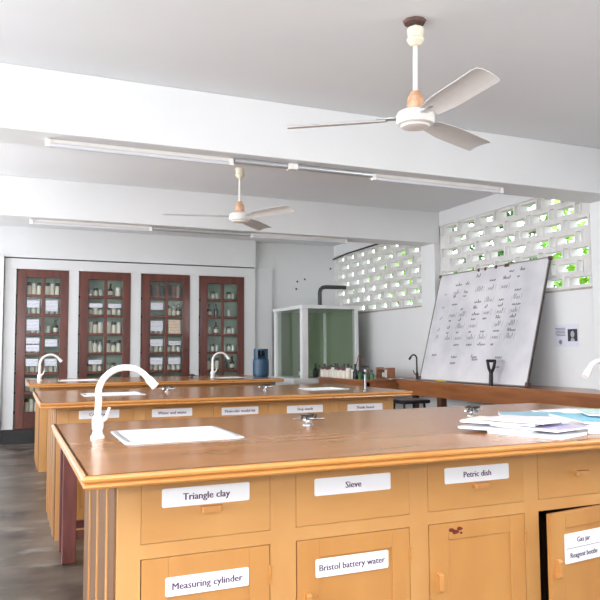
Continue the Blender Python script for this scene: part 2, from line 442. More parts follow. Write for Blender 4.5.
def bench(label, y0, cols, texts, door_texts, holes, pulls, open_door=None, depth=1.02):
    """cols are drawer extents in world x"""
    bodyB = bodyF + depth
    t = thing('laboratory_bench', label, 'bench', (BX0, y0, 0), 0, 'laboratory island benches')
    lc = [(a - BX0, b - BX0) for a, b in cols]
    place('worktop', worktop_mesh(holes), t)
    place('edge_moulding', MOULD, t)
    # carcass: face frame, partitions, back and floor
    b = MB(); fy0, fy1 = bodyF, bodyF + .022
    xs = [bodyL] + [e for c in lc for e in c] + [bodyR]
    for i in range(0, len(xs), 2): b.box(xs[i], xs[i + 1], fy0, fy1, 0, ZT)
    for a, c in lc:
        b.box(a, c, fy0, fy1, DRZ[1], ZT); b.box(a, c, fy0, fy1, DOZ[1], DRZ[0]); b.box(a, c, fy0, fy1, 0, DOZ[0])
    b.box(bodyL + .001, bodyL + .02, fy1, bodyB, 0, ZT); b.box(bodyR - .02, bodyR - .001, fy1, bodyB, 0, ZT)
    b.box(bodyL, bodyR, bodyB - .02, bodyB, 0, ZT)
    b.build('carcass', BODY, t)
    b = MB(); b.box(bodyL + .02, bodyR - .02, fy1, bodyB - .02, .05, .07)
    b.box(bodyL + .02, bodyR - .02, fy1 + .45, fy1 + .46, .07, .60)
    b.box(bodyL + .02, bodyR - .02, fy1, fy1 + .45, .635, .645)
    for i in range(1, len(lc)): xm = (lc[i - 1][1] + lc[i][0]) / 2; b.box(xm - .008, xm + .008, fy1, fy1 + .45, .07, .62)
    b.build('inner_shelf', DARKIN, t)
    # both ends: upright boards, side shade put into their brown, between lighter battens that stand proud
    for sx in (-1, 1):
        x = bodyL if sx < 0 else bodyR
        ya = bodyF + .022; k = 0
        while ya < bodyB - .05:
            yb = min(bodyF + .155 + k * .24, bodyB); k += 1
            p = [(x, ya), (x + sx * .004, ya), (x + sx * .006, ya + .003), (x + sx * .006, yb - .003), (x + sx * .004, yb), (x, yb)]
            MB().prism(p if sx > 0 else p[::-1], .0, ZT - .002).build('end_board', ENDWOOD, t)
            ya = yb + .014
            if yb < bodyB:
                p = [(x, yb), (x + sx * .010, yb), (x + sx * .0115, yb + .003), (x + sx * .0115, yb + .011), (x + sx * .010, yb + .014), (x, yb + .014)]
                MB().prism(p if sx > 0 else p[::-1], .0, ZT - .002).build('end_batten', BODY, t)
    for i, (a, c) in enumerate(lc):
        g = .0012
        d = MB().box(-(c - a) / 2 + g, (c - a) / 2 - g, 0, .02, -(DRZ[1] - DRZ[0]) / 2 + g, (DRZ[1] - DRZ[0]) / 2 - g).build('drawer', FRONT, t, ((a + c) / 2, bodyF - .002, sum(DRZ) / 2), bevel=.0015)
        if pulls[i]: place('pull', PULLH, d, (pulls[i] - BX0 - (a + c) / 2, 0, (texts[i][3] - .040 if texts[i] else .748) - sum(DRZ) / 2))
        if texts[i]:
            tx, x0, x1, zc = texts[i]
            name_label([tx], d, (x0 + x1) / 2 - BX0 - (a + c) / 2, zc - sum(DRZ) / 2, -.0005 if not pulls[i] else -.0225 * 0 - .0005, x1 - x0, .055)
        # framed door, hinged on its right edge
        dz0, dz1 = DOZ[0] + .002, DOZ[1] - .002; wd = c - a - .006; st, sr, tr = .078, .066, .058
        m = MB().box(-wd, -wd + st, 0, .02, dz0, dz1).box(-sr, 0, 0, .02, dz0, dz1).box(-wd + st, -sr, 0, .02, dz1 - tr, dz1).box(-wd + st, -sr, 0, .02, dz0, dz0 + .08)
        od = open_door == i
        door = m.build('door', DOORW, t, (c - .003, bodyF - .002 - (.004 if od else 0), 0), (0, 0, math.radians(7) if od else 0), bevel=.0015)
        MB().box(-wd + st - .005, -sr + .005, .005, .014, dz0 + .07, dz1 - tr + .005).build('door_panel', DOORW, door)
        place('pull', PULLV, door, (-wd + (.026 if od else .034), 0, .425))
        for hz in (.53, .20): MB().tube([(.001, -.002, hz - .028), (.001, -.002, hz + .028)], .004, 8).build('hinge', EDGE, door)
        if door_texts[i]:
            ls, x0, x1, z0, z1 = door_texts[i]
            name_label(ls, door, (x0 + x1) / 2 - BX0 - c + .003, (z0 + z1) / 2, -.0005, x1 - x0, z1 - z0, th=.0205 if len(ls) == 1 else .0185)
        if y0 < 3 and i == 2:                       # bare red-brown wood where the paint flaked off
            b2 = MB(); rr = random.Random(4)
            for cx, cz, r_ in ((-.012, .004, .012), (.004, -.004, .012), (.020, .006, .011), (.026, -.008, .006)):
                pl = [(cx + r_ * (.7 + .6 * rr.random()) * math.cos(q * .785), 0, cz + r_ * .7 * (.6 + .7 * rr.random()) * math.sin(q * .785)) for q in range(8)]
                b2.add(pl + [(x, -.0008, z) for x, _, z in pl], [tuple(range(8, 16))] + [(q, (q + 1) % 8, 8 + (q + 1) % 8, 8 + q) for q in range(8)])
            b2.build('flaked_patch', CHIPRED, door, (-wd + .105, -.0003, dz1 - .03))
    return t
C1 = [(.360, .759), (.845, 1.262), (1.336, 1.752), (1.817, 2.23), (2.305, 2.715)]
C2 = [(.365, .79), (.865, 1.28), (1.35, 1.77), (1.85, 2.28), (2.345, 2.77)]
P2 = 2.76
SINKS = [[(.375, .815, 2.45, 2.875), (2.50, 2.80, 2.58, 2.875)],
         [(.50, .95, 2.44 + P2, 2.80 + P2), (2.25, 2.60, 2.34 + P2, 2.66 + P2)],
         [(.50, .95, 2.44 + 2 * P2, 2.80 + 2 * P2), (2.30, 2.62, 2.34 + 2 * P2, 2.66 + 2 * P2)]]
HOLES = [[(a + .02 - BX0, b - .02 - BX0, c + .02 - 1.878 - k * P2, d - .02 - 1.878 - k * P2) for a, b, c, d in SINKS[k]] for k in range(3)]
bench('varnished wooden laboratory bench in the foreground with labelled drawers and stacked booklets', 1.878, C1,
      [('Triangle clay', .420, .690, .789), ('Sieve', .909, 1.189, .781), ('Petric dish', 1.405, 1.683, .779), None, None],
      [(['Measuring cylinder'], .432, .688, .506, .561), (['Bristol battery water'], .911, 1.176, .498, .556), None, (['Gas jar', 'Reagent bottle'], 1.888, 2.098, .432, .54), None],
      HOLES[0], [.568, None, 1.555, 2.025, 2.5], open_door=3, depth=.86)
bench('varnished wooden laboratory bench between the foreground bench and the far bench', 1.878 + P2, C2,
      [('Condenser', .430, .692, .80), ('Water and waste', .912, 1.195, .792), ('Molecular model kit', 1.41, 1.69, .785), ('Stop watch', 1.915, 2.21, .779), ('Thistle funnel', 2.42, 2.73, .773)],
      [None] * 5, HOLES[1], [.58, 1.07, 1.56, 2.06, 2.56])
bench('varnished wooden laboratory bench farthest away, in front of the glazed cabinets', 1.878 + 2 * P2, C2,
      [None] * 5, [None] * 5, HOLES[2], [.58, 1.07, 1.56, 2.06, 2.56])

# ------------------------------------------------------------------ sinks and taps
def sink(label, x0, x1, y0, y1):
    t = thing('sink', label, 'sink', ((x0 + x1) / 2, (y0 + y1) / 2, TZ), 0, 'white laboratory sinks')
    W, D = x1 - x0, y1 - y0
    def lp(w_, d_, r, z): return [(x, y, z) for x, y in rrect(w_, d_, r, 4)]
    rings = [lp(W, D, .03, .0005), lp(W - .004, D - .004, .03, .004), lp(W - .016, D - .016, .03, .006), lp(W - .05, D - .05, .03, .005), lp(W - .062, D - .062, .028, .002)]
    def shell(rs):
        n = len(rs[0]); vs = [p for r in rs for p in r]; fs = []
        for i in range(len(rs) - 1):
            for k in range(n): fs.append((i * n + k, i * n + (k + 1) % n, (i + 1) * n + (k + 1) % n, (i + 1) * n + k))
        return vs, fs, n
    vs, fs, n = shell(rings); MB().add(vs, fs, 0, True).build('rim', CERAMIC, t)
    rs = [rings[-1], lp(W - .075, D - .075, .03, -.12), lp(W - .12, D - .12, .03, -.15)]
    vs, fs, n = shell(rs); b = MB().add(vs, fs, 0, True); b.add(rs[-1], [tuple(range(n))]); b.build('basin', CERAMIC, t)
    b = MB(); b.lathe([(.0, .003), (.02, .003), (.024, 0)], (0, 0, -.149), 12); b.build('drain', CHROME, t)
    return t
sink('white rectangular sink beside the tall white tap on the foreground bench', *SINKS[0][0])
sink('white sink at the right end of the foreground bench, past the booklets', *SINKS[0][1])
sink('white sink near the left end of the middle bench', *SINKS[1][0])
sink('white sink near the right end of the middle bench below the short pillar tap', *SINKS[1][1])
sink('white sink near the left end of the far bench', *SINKS[2][0])
sink('white sink near the right end of the far bench beside the blue gas cylinder', *SINKS[2][1])

def swan_tap(label, loc, rz, h, reach, mats=TAPWHITE, lever=True, k=1.0, side=1, droop=.12):
    t = thing('swan_neck_tap', label, 'tap', loc, rz, 'swan neck taps')
    b = MB(); b.lathe([(0, 0), (.026 * k, 0), (.026 * k, .006), (.019 * k, .016), (.017 * k, .028)], seg=16); b.build('base', mats, t)
    b = MB(); b.lathe([(.016 * k, .026), (.021 * k, .036), (.022 * k, .065), (.018 * k, .078), (.014 * k, .085)], seg=16); b.build('valve_body', mats, t)
    pts = [(0, 0, .08)]
    r = reach / 2; zc = h - r * 1.0
    pts.append((0, 0, zc * .6)); pts.append((.002, 0, zc - .02))
    for q in range(0, 13):
        a = PI - q * (PI * .80) / 12; pts.append((r + r * math.cos(a), 0, zc + r * 1.0 * math.sin(a)))
    e = Vector(pts[-1]); d = (e - Vector(pts[-2])).normalized()
    b = MB(); b.tube(pts, [.0125 * k] * 3 + [.012 * k] * 13, 12); b.build('spout', mats, t)
    b = MB(); b.tube([e, e + d * .01, e + d * .045], [.013 * k, .0155 * k, .0165 * k], 12); b.build('nozzle', mats, t)
    if lever:
        b = MB(); b.tube([(.012 * k, -.008 * side, .06), (.03 * k, -.02 * side, .075), (.042 * k, -.028 * side, .115)], [.008 * k, .0075 * k, .005 * k], 8); b.build('lever', mats, t)
    return t
swan_tap('tall white swan neck tap at the left end of the foreground bench', (.309, 2.69, TZ), math.radians(-8), .262, .20)
swan_tap('white swan neck tap at the right edge of the picture, past the booklets', (2.80, 2.60, TZ), math.radians(188), .262, .20, side=-1)
swan_tap('small white tap on the left end of the far bench', (.31, 8.2, TZ), 0, .29, .22, k=1.1)
swan_tap('small white tap beside the blue gas cylinder on the far bench', (2.262, 8.1, TZ), math.radians(6), .30, .20, k=1.1)

def gas_tap(label, loc, rz, mats=CHROME):
    t = thing('gas_tap', label, 'gas tap', loc, rz, 'twin bench gas taps'); t.scale = (.9, .9, .72)
    b = MB(); b.lathe([(0, 0), (.032, 0), (.032, .004), (.018, .009), (.013, .02), (.013, .042), (.018, .05), (.012, .060), (0, .062)], seg=14); b.build('pillar', mats, t)
    for a in (20, 160, 215, 325):
        a = math.radians(a); d = Vector((math.cos(a), math.sin(a), 0))
        b = MB(); b.tube([d * .008 + Vector((0, 0, .036)), d * .035 + Vector((0, 0, .036)), d * .052 + Vector((0, 0, .034)), d * .075 + Vector((0, 0, .038))], [.009, .008, .0055, .0055], 8)
        b.build('nozzle', mats, t)
        c = d * .034; n = Vector((-d.y, d.x, 0))
        b = MB(); b.tube([c + Vector((0, 0, .04)), c + Vector((0, 0, .056))], .005, 6); b.tube([c - n * .022 + Vector((0, 0, .058)), c + n * .022 + Vector((0, 0, .058))], .0055, 6); b.build('handle', DARKMETAL, t)
    return t
gas_tap('chrome gas tap in the middle of the foreground bench', (1.205, 2.77, TZ), .3)
gas_tap('chrome gas tap behind the booklets on the foreground bench', (2.09, 2.80, TZ), .8)
gas_tap('chrome gas tap on the left half of the middle bench', (1.17, 5.50, TZ), .1)
gas_tap('chrome gas tap on the right half of the middle bench', (1.95, 5.36, TZ), .6)
gas_tap('dark gas tap on the far bench, left of the small white tap', (2.03, 8.2, TZ), .4, DARKMETAL)
t = thing('pillar_tap', 'short chrome pillar tap with a dark cross head beside the middle bench sink', 'tap', (2.575, 4.80, TZ))
b = MB(); b.lathe([(0, 0), (.02, 0), (.02, .006), (.010, .014), (.0085, .13), (.013, .15), (.010, .17), (0, .172)], seg=12); b.build('pillar', mat('dull_chrome', (140, 142, 142), .35, .9), t)
b = MB(); b.tube([(0, 0, .14), (-.03, 0, .158), (-.06, 0, .155), (-.07, 0, .13)], [.010, .009, .009, .008], 8); b.build('spout', DARKMETAL, t)
b = MB(); b.tube([(0, 0, .17), (0, 0, .19)], .006, 8); b.tube([(-.03, 0, .192), (.03, 0, .192)], .006, 8); b.tube([(0, -.03, .192), (0, .03, .192)], .006, 8); b.build('cross_head', DARKMETAL, t)

# ------------------------------------------------------------------ booklets and papers on the foreground bench
def booklet(label, cx, cy, z, w_, d_, h_, rz, cover, name='booklet', cat='booklet', curl=0.0, group='booklets on the foreground bench', seed=0, pages=PAPER):
    t = thing(name, label, cat, (cx, cy, z), math.radians(rz), group)
    rr = random.Random(seed); ph = rr.random() * 6
    def sheet(z0, z1, w2, d2, m, nm):
        N = 8; vs = []; fs = []
        for zz in (z0, z1):
            for j in range(N + 1):
                for i in range(N + 1):
                    u, v_ = i / N - .5, j / N - .5
                    e = curl * (max(0, abs(u) * 2 - .3) ** 2 * (.5 + .5 * math.sin(ph + 3 * v_)))
                    vs.append((u * w2, v_ * d2, zz + (e if zz > 0 else 0)))
        M = (N + 1) ** 2
        for j in range(N):
            for i in range(N):
                a = j * (N + 1) + i; fs.append((a, a + N + 1, a + N + 2, a + 1)); fs.append((M + a, M + a + 1, M + a + N + 2, M + a + N + 1))
        for i in range(N):
            fs.append((i, i + 1, M + i + 1, M + i)); a = N * (N + 1) + i; fs.append((a + 1, a, M + a, M + a + 1))
            a = i * (N + 1); fs.append((a + N + 1, a, M + a, M + a + N + 1)); a = i * (N + 1) + N; fs.append((a, a + N + 1, M + a + N + 1, M + a))
        MB().add(vs, fs).build(nm, m, t)
    sheet(.0002, h_ - .0012, w_ - .004, d_ - .004, pages, 'pages')
    sheet(h_ - .0010, h_, w_, d_, cover, 'cover')
    return t
GREYPINK = mat('pinkish_white_cover', (236, 228, 230), .5)
WARMW = mat('cream_white_cover', (240, 234, 222), .5)
LILAC = mat('lilac_edge_cover', (206, 194, 226), .5)
PALEB = mat('pale_blue_cover', (150, 196, 214), .4)
SKYB = mat('sky_blue_cover', (110, 192, 220), .35, rgb2=(160, 214, 230), scale=6)
z = TZ
booklet('white booklet at the bottom of the stack, nearest the worktop edge', 1.85, 2.085, z + .0005, .30, .21, .012, -70, PAPER, seed=1)
booklet('white booklet at the bottom left of the stack', 1.80, 2.20, z + .0128, .30, .22, .008, -64, PAPER, seed=2, curl=.002); z += .0236
booklet('booklet with a lilac cover in the middle of the stack', 1.875, 2.10, z, .30, .21, .009, -76, LILAC, seed=3, curl=.002); z += .0112
booklet('cream covered booklet on the left of the stack', 1.815, 2.215, z, .30, .21, .008, -60, WARMW, seed=4, curl=.003); z += .0112
booklet('pinkish white booklet on top of the stack', 1.855, 2.155, z, .28, .20, .006, -72, GREYPINK, seed=5, curl=.003)
booklet('open white sheet lying behind the stack', 2.03, 2.46, TZ + .0005, .21, .29, .012, -30, PAPER, name='paper_sheet', cat='paper', seed=6, curl=.006)
booklet('pale grey-blue booklet behind the white stack', 2.31, 2.62, TZ + .0005, .30, .21, .014, -30, PALEB, seed=7)
booklet('white notebook under the sky blue folder', 2.17, 2.09, TZ + .0005, .20, .28, .034, -24, PAPER, seed=8)
booklet('sky blue glossy folder lying on the white notebook', 2.205, 2.14, TZ + .0355, .25, .36, .009, -22, SKYB, name='folder', cat='folder', seed=9, curl=.004)
booklet('pale mint booklet on top of the sky blue folder at the right edge', 2.33, 2.20, TZ + .050, .20, .28, .008, -34, mat('mint_white_cover', (206, 228, 230), .4, rgb2=(160, 214, 180), scale=9), seed=10, curl=.002)

# ------------------------------------------------------------------ stools between the benches
t = thing('wooden_stool', 'dark red wooden stool between the foreground and middle benches', 'stool', (.50, 4.42, 0))
for sx in (-1, 1):
    for sy in (-1, 1):
        MB().box(sx * .16 - .038, sx * .16 + .038, sy * .13 - .03, sy * .13 + .03, 0, .63).build('leg', REDWOOD, t, bevel=.004)
for sy in (-1, 1): MB().box(-.13, .13, sy * .13 - .015, sy * .13 + .015, .13, .175).build('stretcher', REDWOOD, t, bevel=.003)
for sx in (-1, 1): MB().box(sx * .16 - .015, sx * .16 + .015, -.11, .11, .20, .245).build('stretcher', REDWOOD, t, bevel=.003)
MB().box(-.20, .20, -.165, .165, .63, .65).build('seat', mat('worn_stool_seat', (150, 128, 118), .35, var=.3, scale=12), t, bevel=.006)
t = thing('metal_stool', 'black metal stool past the right end of the middle bench', 'stool', (3.90, 6.30, 0))
MB().box(-.17, .17, -.15, .15, .66, .70).build('seat', BLACKM, t, bevel=.012)
for sx in (-1, 1):
    for sy in (-1, 1): MB().tube([(sx * .12, sy * .10, .66), (sx * .17, sy * .15, 0)], .013, 8).build('leg', BLACKM, t)
for sy in (-1, 1): MB().tube([(-.156, sy * .137, .18), (.156, sy * .137, .18)], .009, 8).build('stretcher', BLACKM, t)

# ------------------------------------------------------------------ side counter along the right wall
CZ = .857
t = thing('side_counter', 'long brown wooden counter along the right wall under the whiteboard', 'counter', (4.36, 3.3, 0), 0)
MB().box(0, .405, -.3, 4.03, CZ - .032, CZ).box(.405, .505, 1.335, 3.795, CZ - .032, CZ).box(.405, .505, -.3, .995, CZ - .032, CZ).build('worktop', COUNTER, t)
MB().box(.02, .04, -.28, 4.01, CZ - .17, CZ - .032).build('apron', COUNTER, t, bevel=.003)
MB().box(.008, .03, -.29, 4.02, CZ - .05, CZ - .032).build('moulding', COUNTER, t)
for yy in (.1, 1.55, 3.15): MB().box(.04, .12, yy, yy + .08, 0, CZ - .032).build('leg', mat('dark_counter_leg', (92, 56, 36), .45), t, bevel=.004)
t = thing('side_table', 'deeper brown wooden counter section holding reagent bottles by the glass hood', 'counter', (3.93, 7.36, 0), 0)
MB().box(0, .935, .045, 1.38, CZ - .032, CZ).build('worktop', COUNTER, t, bevel=.008)
MB().box(.02, .04, .02, 1.36, CZ - .17, CZ - .032).build('apron', COUNTER, t)
MB().box(.04, .83, .06, .08, CZ - .17, CZ - .032).build('apron', COUNTER, t)
for yy in (.06, 1.26):
    for xx in (.05, .75): MB().box(xx, xx + .06, yy, yy + .06, 0, CZ - .032).build('leg', MATS['dark_counter_leg'], t)
swan_tap('dark metal swan neck tap on the side counter left of the whiteboard', (4.60, 7.24, CZ), math.radians(190), .30, .10, DARKMETAL, k=.85)
b = MB(); pts = rrect(.26, .15, .03)
n = len(pts); inn = rrect(.22, .11, .03)
b.add([(x, y, .001) for x, y in pts] + [(x, y, .008) for x, y in pts] + [(x, y, .008) for x, y in inn] + [(x, y, .001) for x, y in inn],
      [(k + a * n, (k + 1) % n + a * n, (k + 1) % n + (a + 1) * n, k + (a + 1) * n) for a in range(3) for k in range(n)] + [tuple(range(3 * n, 4 * n))])
tag(b.build('drainer', mat('steel_drainer', (190, 188, 186), .3, .8), None, (4.42, 7.43, CZ)), 'shallow steel drainer on the side counter left of the dark tap', 'drainer')

# whiteboard leaning on the wall
BW, BHH = 1.85, 1.30
t = thing('whiteboard', 'large whiteboard covered in faint handwriting leaning against the wall', 'whiteboard', (4.50, 6.11, CZ + .007))
lean = math.asin(.335 / BHH)
t.rotation_euler = (0, lean, 0)
# local: x = thickness (front face at x=0 looks to -x), y along the wall, z up the board
MB().box(.004, .018, -BW / 2, BW / 2, 0, BHH).build('panel', BOARD, t)
for (a, b_, c, d) in ((-BW / 2, BW / 2, 0, .011), (-BW / 2, BW / 2, BHH - .011, BHH), (-BW / 2, -BW / 2 + .011, .011, BHH - .011), (BW / 2 - .011, BW / 2, .011, BHH - .011)):
    MB().box(-.003, .022, a, b_, c, d).build('frame', mat('whiteboard_frame', (150, 142, 136), .4, .3), t)
for yy in (-1, 1):
    for zz in (0, BHH):
        MB().box(-.006, .025, yy * BW / 2 - .022, yy * BW / 2 + .022, zz - .002 if zz else -.0, (zz or .04) + .002 if not zz else zz + .004).build('corner_cap', mat('brown_corner_cap', (92, 60, 46), .5), t) if zz == 0 else \
            MB().box(-.006, .025, yy * BW / 2 - .018, yy * BW / 2 + .018, zz - .03, zz + .003).build('corner_cap', MATS['brown_corner_cap'], t)
for yy in (-.12, .06, .18, -.28): MB().box(-.008, .024, yy - (.05 if yy < -.2 else .012), yy + .012, BHH - .03, BHH + .004).build('clip', MATS['brown_corner_cap'], t)
rr = random.Random(11); b = MB()
def stroke(pts, wd):
    for p, q in zip(pts[:-1], pts[1:]):
        dx, dz = q[0] - p[0], q[1] - p[1]; L = math.hypot(dx, dz) or 1; nx, nz = -dz / L * wd, dx / L * wd
        b.add([(.0033, p[0] - nx, p[1] - nz), (.0033, q[0] - nx, q[1] - nz), (.0033, q[0] + nx, q[1] + nz), (.0033, p[0] + nx, p[1] + nz)], [(0, 1, 2, 3)])
def word(y, z_, n, h, wd=.0022):
    wd *= 1.35; h *= 1.2
    """cursive scribble; text runs towards -y, i.e. left to right for the viewer"""
    pts = []; x = 0
    for i in range(n):
        hh = h * (1.9 if rr.random() < .22 else 1)
        pts += [(y - x, z_ + rr.random() * .004), (y - x - .012, z_ + hh), (y - x - .018, z_ + hh * .3)]
        x += .022 + rr.random() * .008
    stroke(pts, wd)
cols_y = [.52, .33, .10, -.10, -.32, -.54]
for ri, zr in enumerate((1.13, 1.03, .985, .895, .83, .755, .70, .615, .555, .48, .41)):
    for ci, cy in enumerate(cols_y):
        if rr.random() < .22: continue
        if ri > 0 and ri % 2 == 1 and rr.random() < .75:   # bracketed formula
            word(cy + .05, zr, 4, .028, .0016)
            stroke([(cy + .07, zr - .015), (cy + .07, zr + .045)], .0012); stroke([(cy - .07, zr - .01), (cy - .075, zr + .05), (cy - .085, zr + .05)], .0014)
        else: word(cy + .05, zr, rr.randint(2, 5), .018, .0026)
for zr in (1.03, .87, .73, .59, .50): word(.76, zr, 2, .02, .0014)
for zr, cs in ((.27, (.34, -.02, -.42)), (.20, (.34,)), (.17, (-.42,)), (.245, (-.04,)), (.29, (.73,))):
    for cy in cs: word(cy + .04, zr, 4, .02, .0024)
for yy in (.2, -.35, -.52): word(yy, 1.20, 3, .02, .0026)
hw = b.build('handwriting', INK, t); hw['kind'] = 'stuff'
# spade handle, banana-coloured duster
t = thing('spade_handle', 'dark D-shaped spade handle standing on the counter before the whiteboard', 'handle', (4.43, 5.62, CZ))
b = MB(); b.tube([(0, 0, 0), (.004, 0, .06), (.006, 0, .13)], [.021, .022, .02], 10); b.build('shaft', BLACKM, t)
b = MB(); b.tube([(.006, 0, .125), (.008, .035, .17), (.011, .055, .235), (.011, .05, .25)], [.017, .016, .015, .015], 8); b.tube([(.006, 0, .125), (.008, -.035, .17), (.011, -.055, .235), (.011, -.05, .25)], [.017, .016, .015, .015], 8)
b.tube([(.011, -.062, .247), (.011, .062, .247)], .016, 10); b.build('grip', BLACKM, t)
b = MB(); b.tube([(0, .10, .012), (0, .05, .014), (0, 0, .0145), (0, -.05, .014), (0, -.1, .012)], [.005, .011, .0135, .011, .005], 8)
tag(b.build('duster_stick', mat('yellow_plastic', (196, 168, 52), .5), None, (4.42, 6.46, CZ)), 'slim yellow stick lying on the counter below the whiteboard', 'stick')
# poster: A4 print with text and a portrait
t = thing('notice_poster', 'small printed notice with a portrait taped to the right wall', 'poster', (XR, 5.04, 1.345))
MB().box(-.004, -.001, -.15, .15, -.105, .105).build('sheet', mat('bluish_notice_paper', (214, 214, 226), .6), t)
MB().box(-.0046, -.004, -.14, -.02, -.055, .06).build('portrait_photo', mat('portrait_dark', (40, 40, 48), .6), t)
b = MB(); b.add([(-.0050, -.08 + .025 * math.cos(k * PI / 6), .012 + .032 * math.sin(k * PI / 6)) for k in range(12)], [tuple(range(12))[::-1]])
b.add([(-.0050, -.11, -.055), (-.0050, -.05, -.055), (-.0050, -.064, -.025), (-.0050, -.096, -.025)], [(0, 3, 2, 1)]); b.build('portrait_figure', mat('portrait_pale', (170, 168, 172), .6), t)
b = MB()
for k in range(6): b.box(-.0046, -.004, .01, .14 - (k % 3) * .008, .068 - k * .014, .075 - k * .014)
b.build('text_lines', mat('notice_ink', (120, 120, 132), .7), t)
b = MB(); b.add([(-.0046, .075 + .028 * math.cos(k * PI / 8) * (1 if k % 2 else .55), -.06 + .032 * math.sin(k * PI / 8) * (1 if k % 2 else .55)) for k in range(16)], [tuple(range(16))[::-1]])
b.build('diagram', MATS['notice_ink'], t)

# ------------------------------------------------------------------ fume hood
HX0, HX1, HY0, HY1, HZ0, HZ1 = 3.74, 4.62, 8.80, 9.92, .83, 1.855
t = thing('fume_hood', 'white framed glass fume hood in the far right corner', 'fume hood', ((HX0 + HX1) / 2, (HY0 + HY1) / 2, 0))
hw_, hd_ = (HX1 - HX0) / 2, (HY1 - HY0) / 2
for sx in (-1, 1):
    for sy in (-1, 1):
        pw_ = .045 if sx < 0 else .026
        MB().box(sx * (hw_ - pw_) - pw_, sx * (hw_ - pw_) + pw_, sy * (hd_ - .045) - .045, sy * (hd_ - .045) + .045, HZ0, HZ1 - .05).build('post', HOODFRAME, t, bevel=.004)
MB().box(-hw_ - .015, hw_ + .015, -hd_ - .015, hd_ + .015, HZ1 - .05, HZ1).build('top', HOODFRAME, t, bevel=.004)
MB().box(-hw_ - .14, hw_, -hd_ - .02, hd_, HZ0 - .07, HZ0).build('base_plate', HOODFRAME, t, bevel=.004)
MB().box(-hw_ + .02, hw_ - .02, -hd_ + .05, hd_, 0, HZ0 - .07).build('base_cabinet', HOODFRAME, t)
MB().box(-hw_ + .09, hw_ - .052, hd_ - .03, hd_ - .015, HZ0, HZ1 - .05).build('back_lining', HOODIN, t)
MB().box(hw_ - .03, hw_ - .015, -hd_ + .09, hd_ - .09, HZ0, HZ1 - .05).build('side_lining', HOODIN, t)
MB().box(-hw_ + .09, hw_ - .052, -hd_ + .03, -hd_ + .036, HZ0, HZ1 - .05).build('front_pane', HOODGLASS, t)
MB().box(-hw_ + .03, -hw_ + .036, -hd_ + .09, hd_ - .09, HZ0, HZ1 - .05).build('side_pane', HOODGLASS, t)
b = MB(); px, py = HX0 + .50, 9.3
b.tube([(px, py, HZ1 - .001), (px, py, HZ1 + .22), (px + .012, py, HZ1 + .27), (px + .045, py, HZ1 + .30), (px + .1, py, HZ1 + .31), (XR - .02 - .18, py, HZ1 + .31)], .03, 12)
tag(b.build('exhaust_pipe', PIPE), 'dark grey elbow exhaust pipe rising from the top of the fume hood', 'pipe')

# ------------------------------------------------------------------ jars and bottles
def jar_mesh(name, r, h, body, cap, capk=.8, neck=.0, lab=True):
    """kinds too small in the photograph to show parts: one mesh with body, label and cap"""
    b = MB(); hb = h * (.80 - neck)
    prof = [(0, 0, 0), (r, 0, 0), (r, hb * .2, 0), (r * 1.01, hb * .2, 2 if lab else 0), (r * 1.01, hb * .72, 2 if lab else 0), (r, hb * .72, 0), (r, hb * .92, 0)]
    if neck: prof += [(r * .75, hb, 0), (r * .38, hb + h * neck * .5, 0), (r * .34, hb + h * neck, 0)]
    rc = r * (capk if not neck else .42)
    prof += [(rc, hb + h * neck + .001, 1), (rc, h, 1), (0, h, 1)]
    b.lathe(prof, seg=10)
    return b.mesh(name, [body, cap, LABELP])
KINDS = {
    'dark-capped white jar': ('reagent_jar', jar_mesh('reagent_jar', .036, .13, JARW, CAPD, .85), .036, .13, 'jar'),
    'white-capped white jar': ('reagent_jar', jar_mesh('reagent_jar', .034, .12, JARW, CAPW, .9), .034, .12, 'jar'),
    'red-capped white jar': ('reagent_jar', jar_mesh('reagent_jar', .034, .12, JARW, CAPR, .9), .034, .12, 'jar'),
    'clear glass jar': ('glass_jar', jar_mesh('glass_jar', .03, .11, JARC, CAPD, .9), .03, .11, 'jar'),
    'brown glass bottle': ('reagent_bottle', jar_mesh('reagent_bottle', .032, .17, JARB, CAPD, .8, .22), .032, .17, 'bottle'),
    'dark glass bottle': ('reagent_bottle', jar_mesh('reagent_bottle', .034, .18, JARD, CAPD, .8, .22, False), .034, .18, 'bottle'),
    'pale glass bottle': ('reagent_bottle', jar_mesh('reagent_bottle', .030, .15, JARC, CAPD, .8, .2), .030, .15, 'bottle'),
    'green glass bottle': ('reagent_bottle', jar_mesh('reagent_bottle', .030, .13, JARG, CAPD, .8, .2, False), .030, .13, 'bottle'),
    'clear glass beaker': ('beaker', MB().lathe([(0, .002), (.032, .002), (.034, .01), (.034, .085), (.037, .09), (.032, .088), (.031, .012), (0, .01)], seg=12).mesh('beaker', JARC), .037, .09, 'beaker'),
}
ORD = ['leftmost', 'second from left', 'third from left', 'fourth from left', 'fifth from left', 'sixth from left', 'seventh from left', 'eighth from left', 'ninth from left', 'tenth from left', 'eleventh from left', 'twelfth from left']
def put(kind, loc, label, group, s=1.0, rz=0):
    nm, me, r, h, cat = KINDS[kind]
    o = place(nm, me, None, loc, (0, 0, rz)); o.scale = (s, s, s)
    return tag(o, label, cat, group)

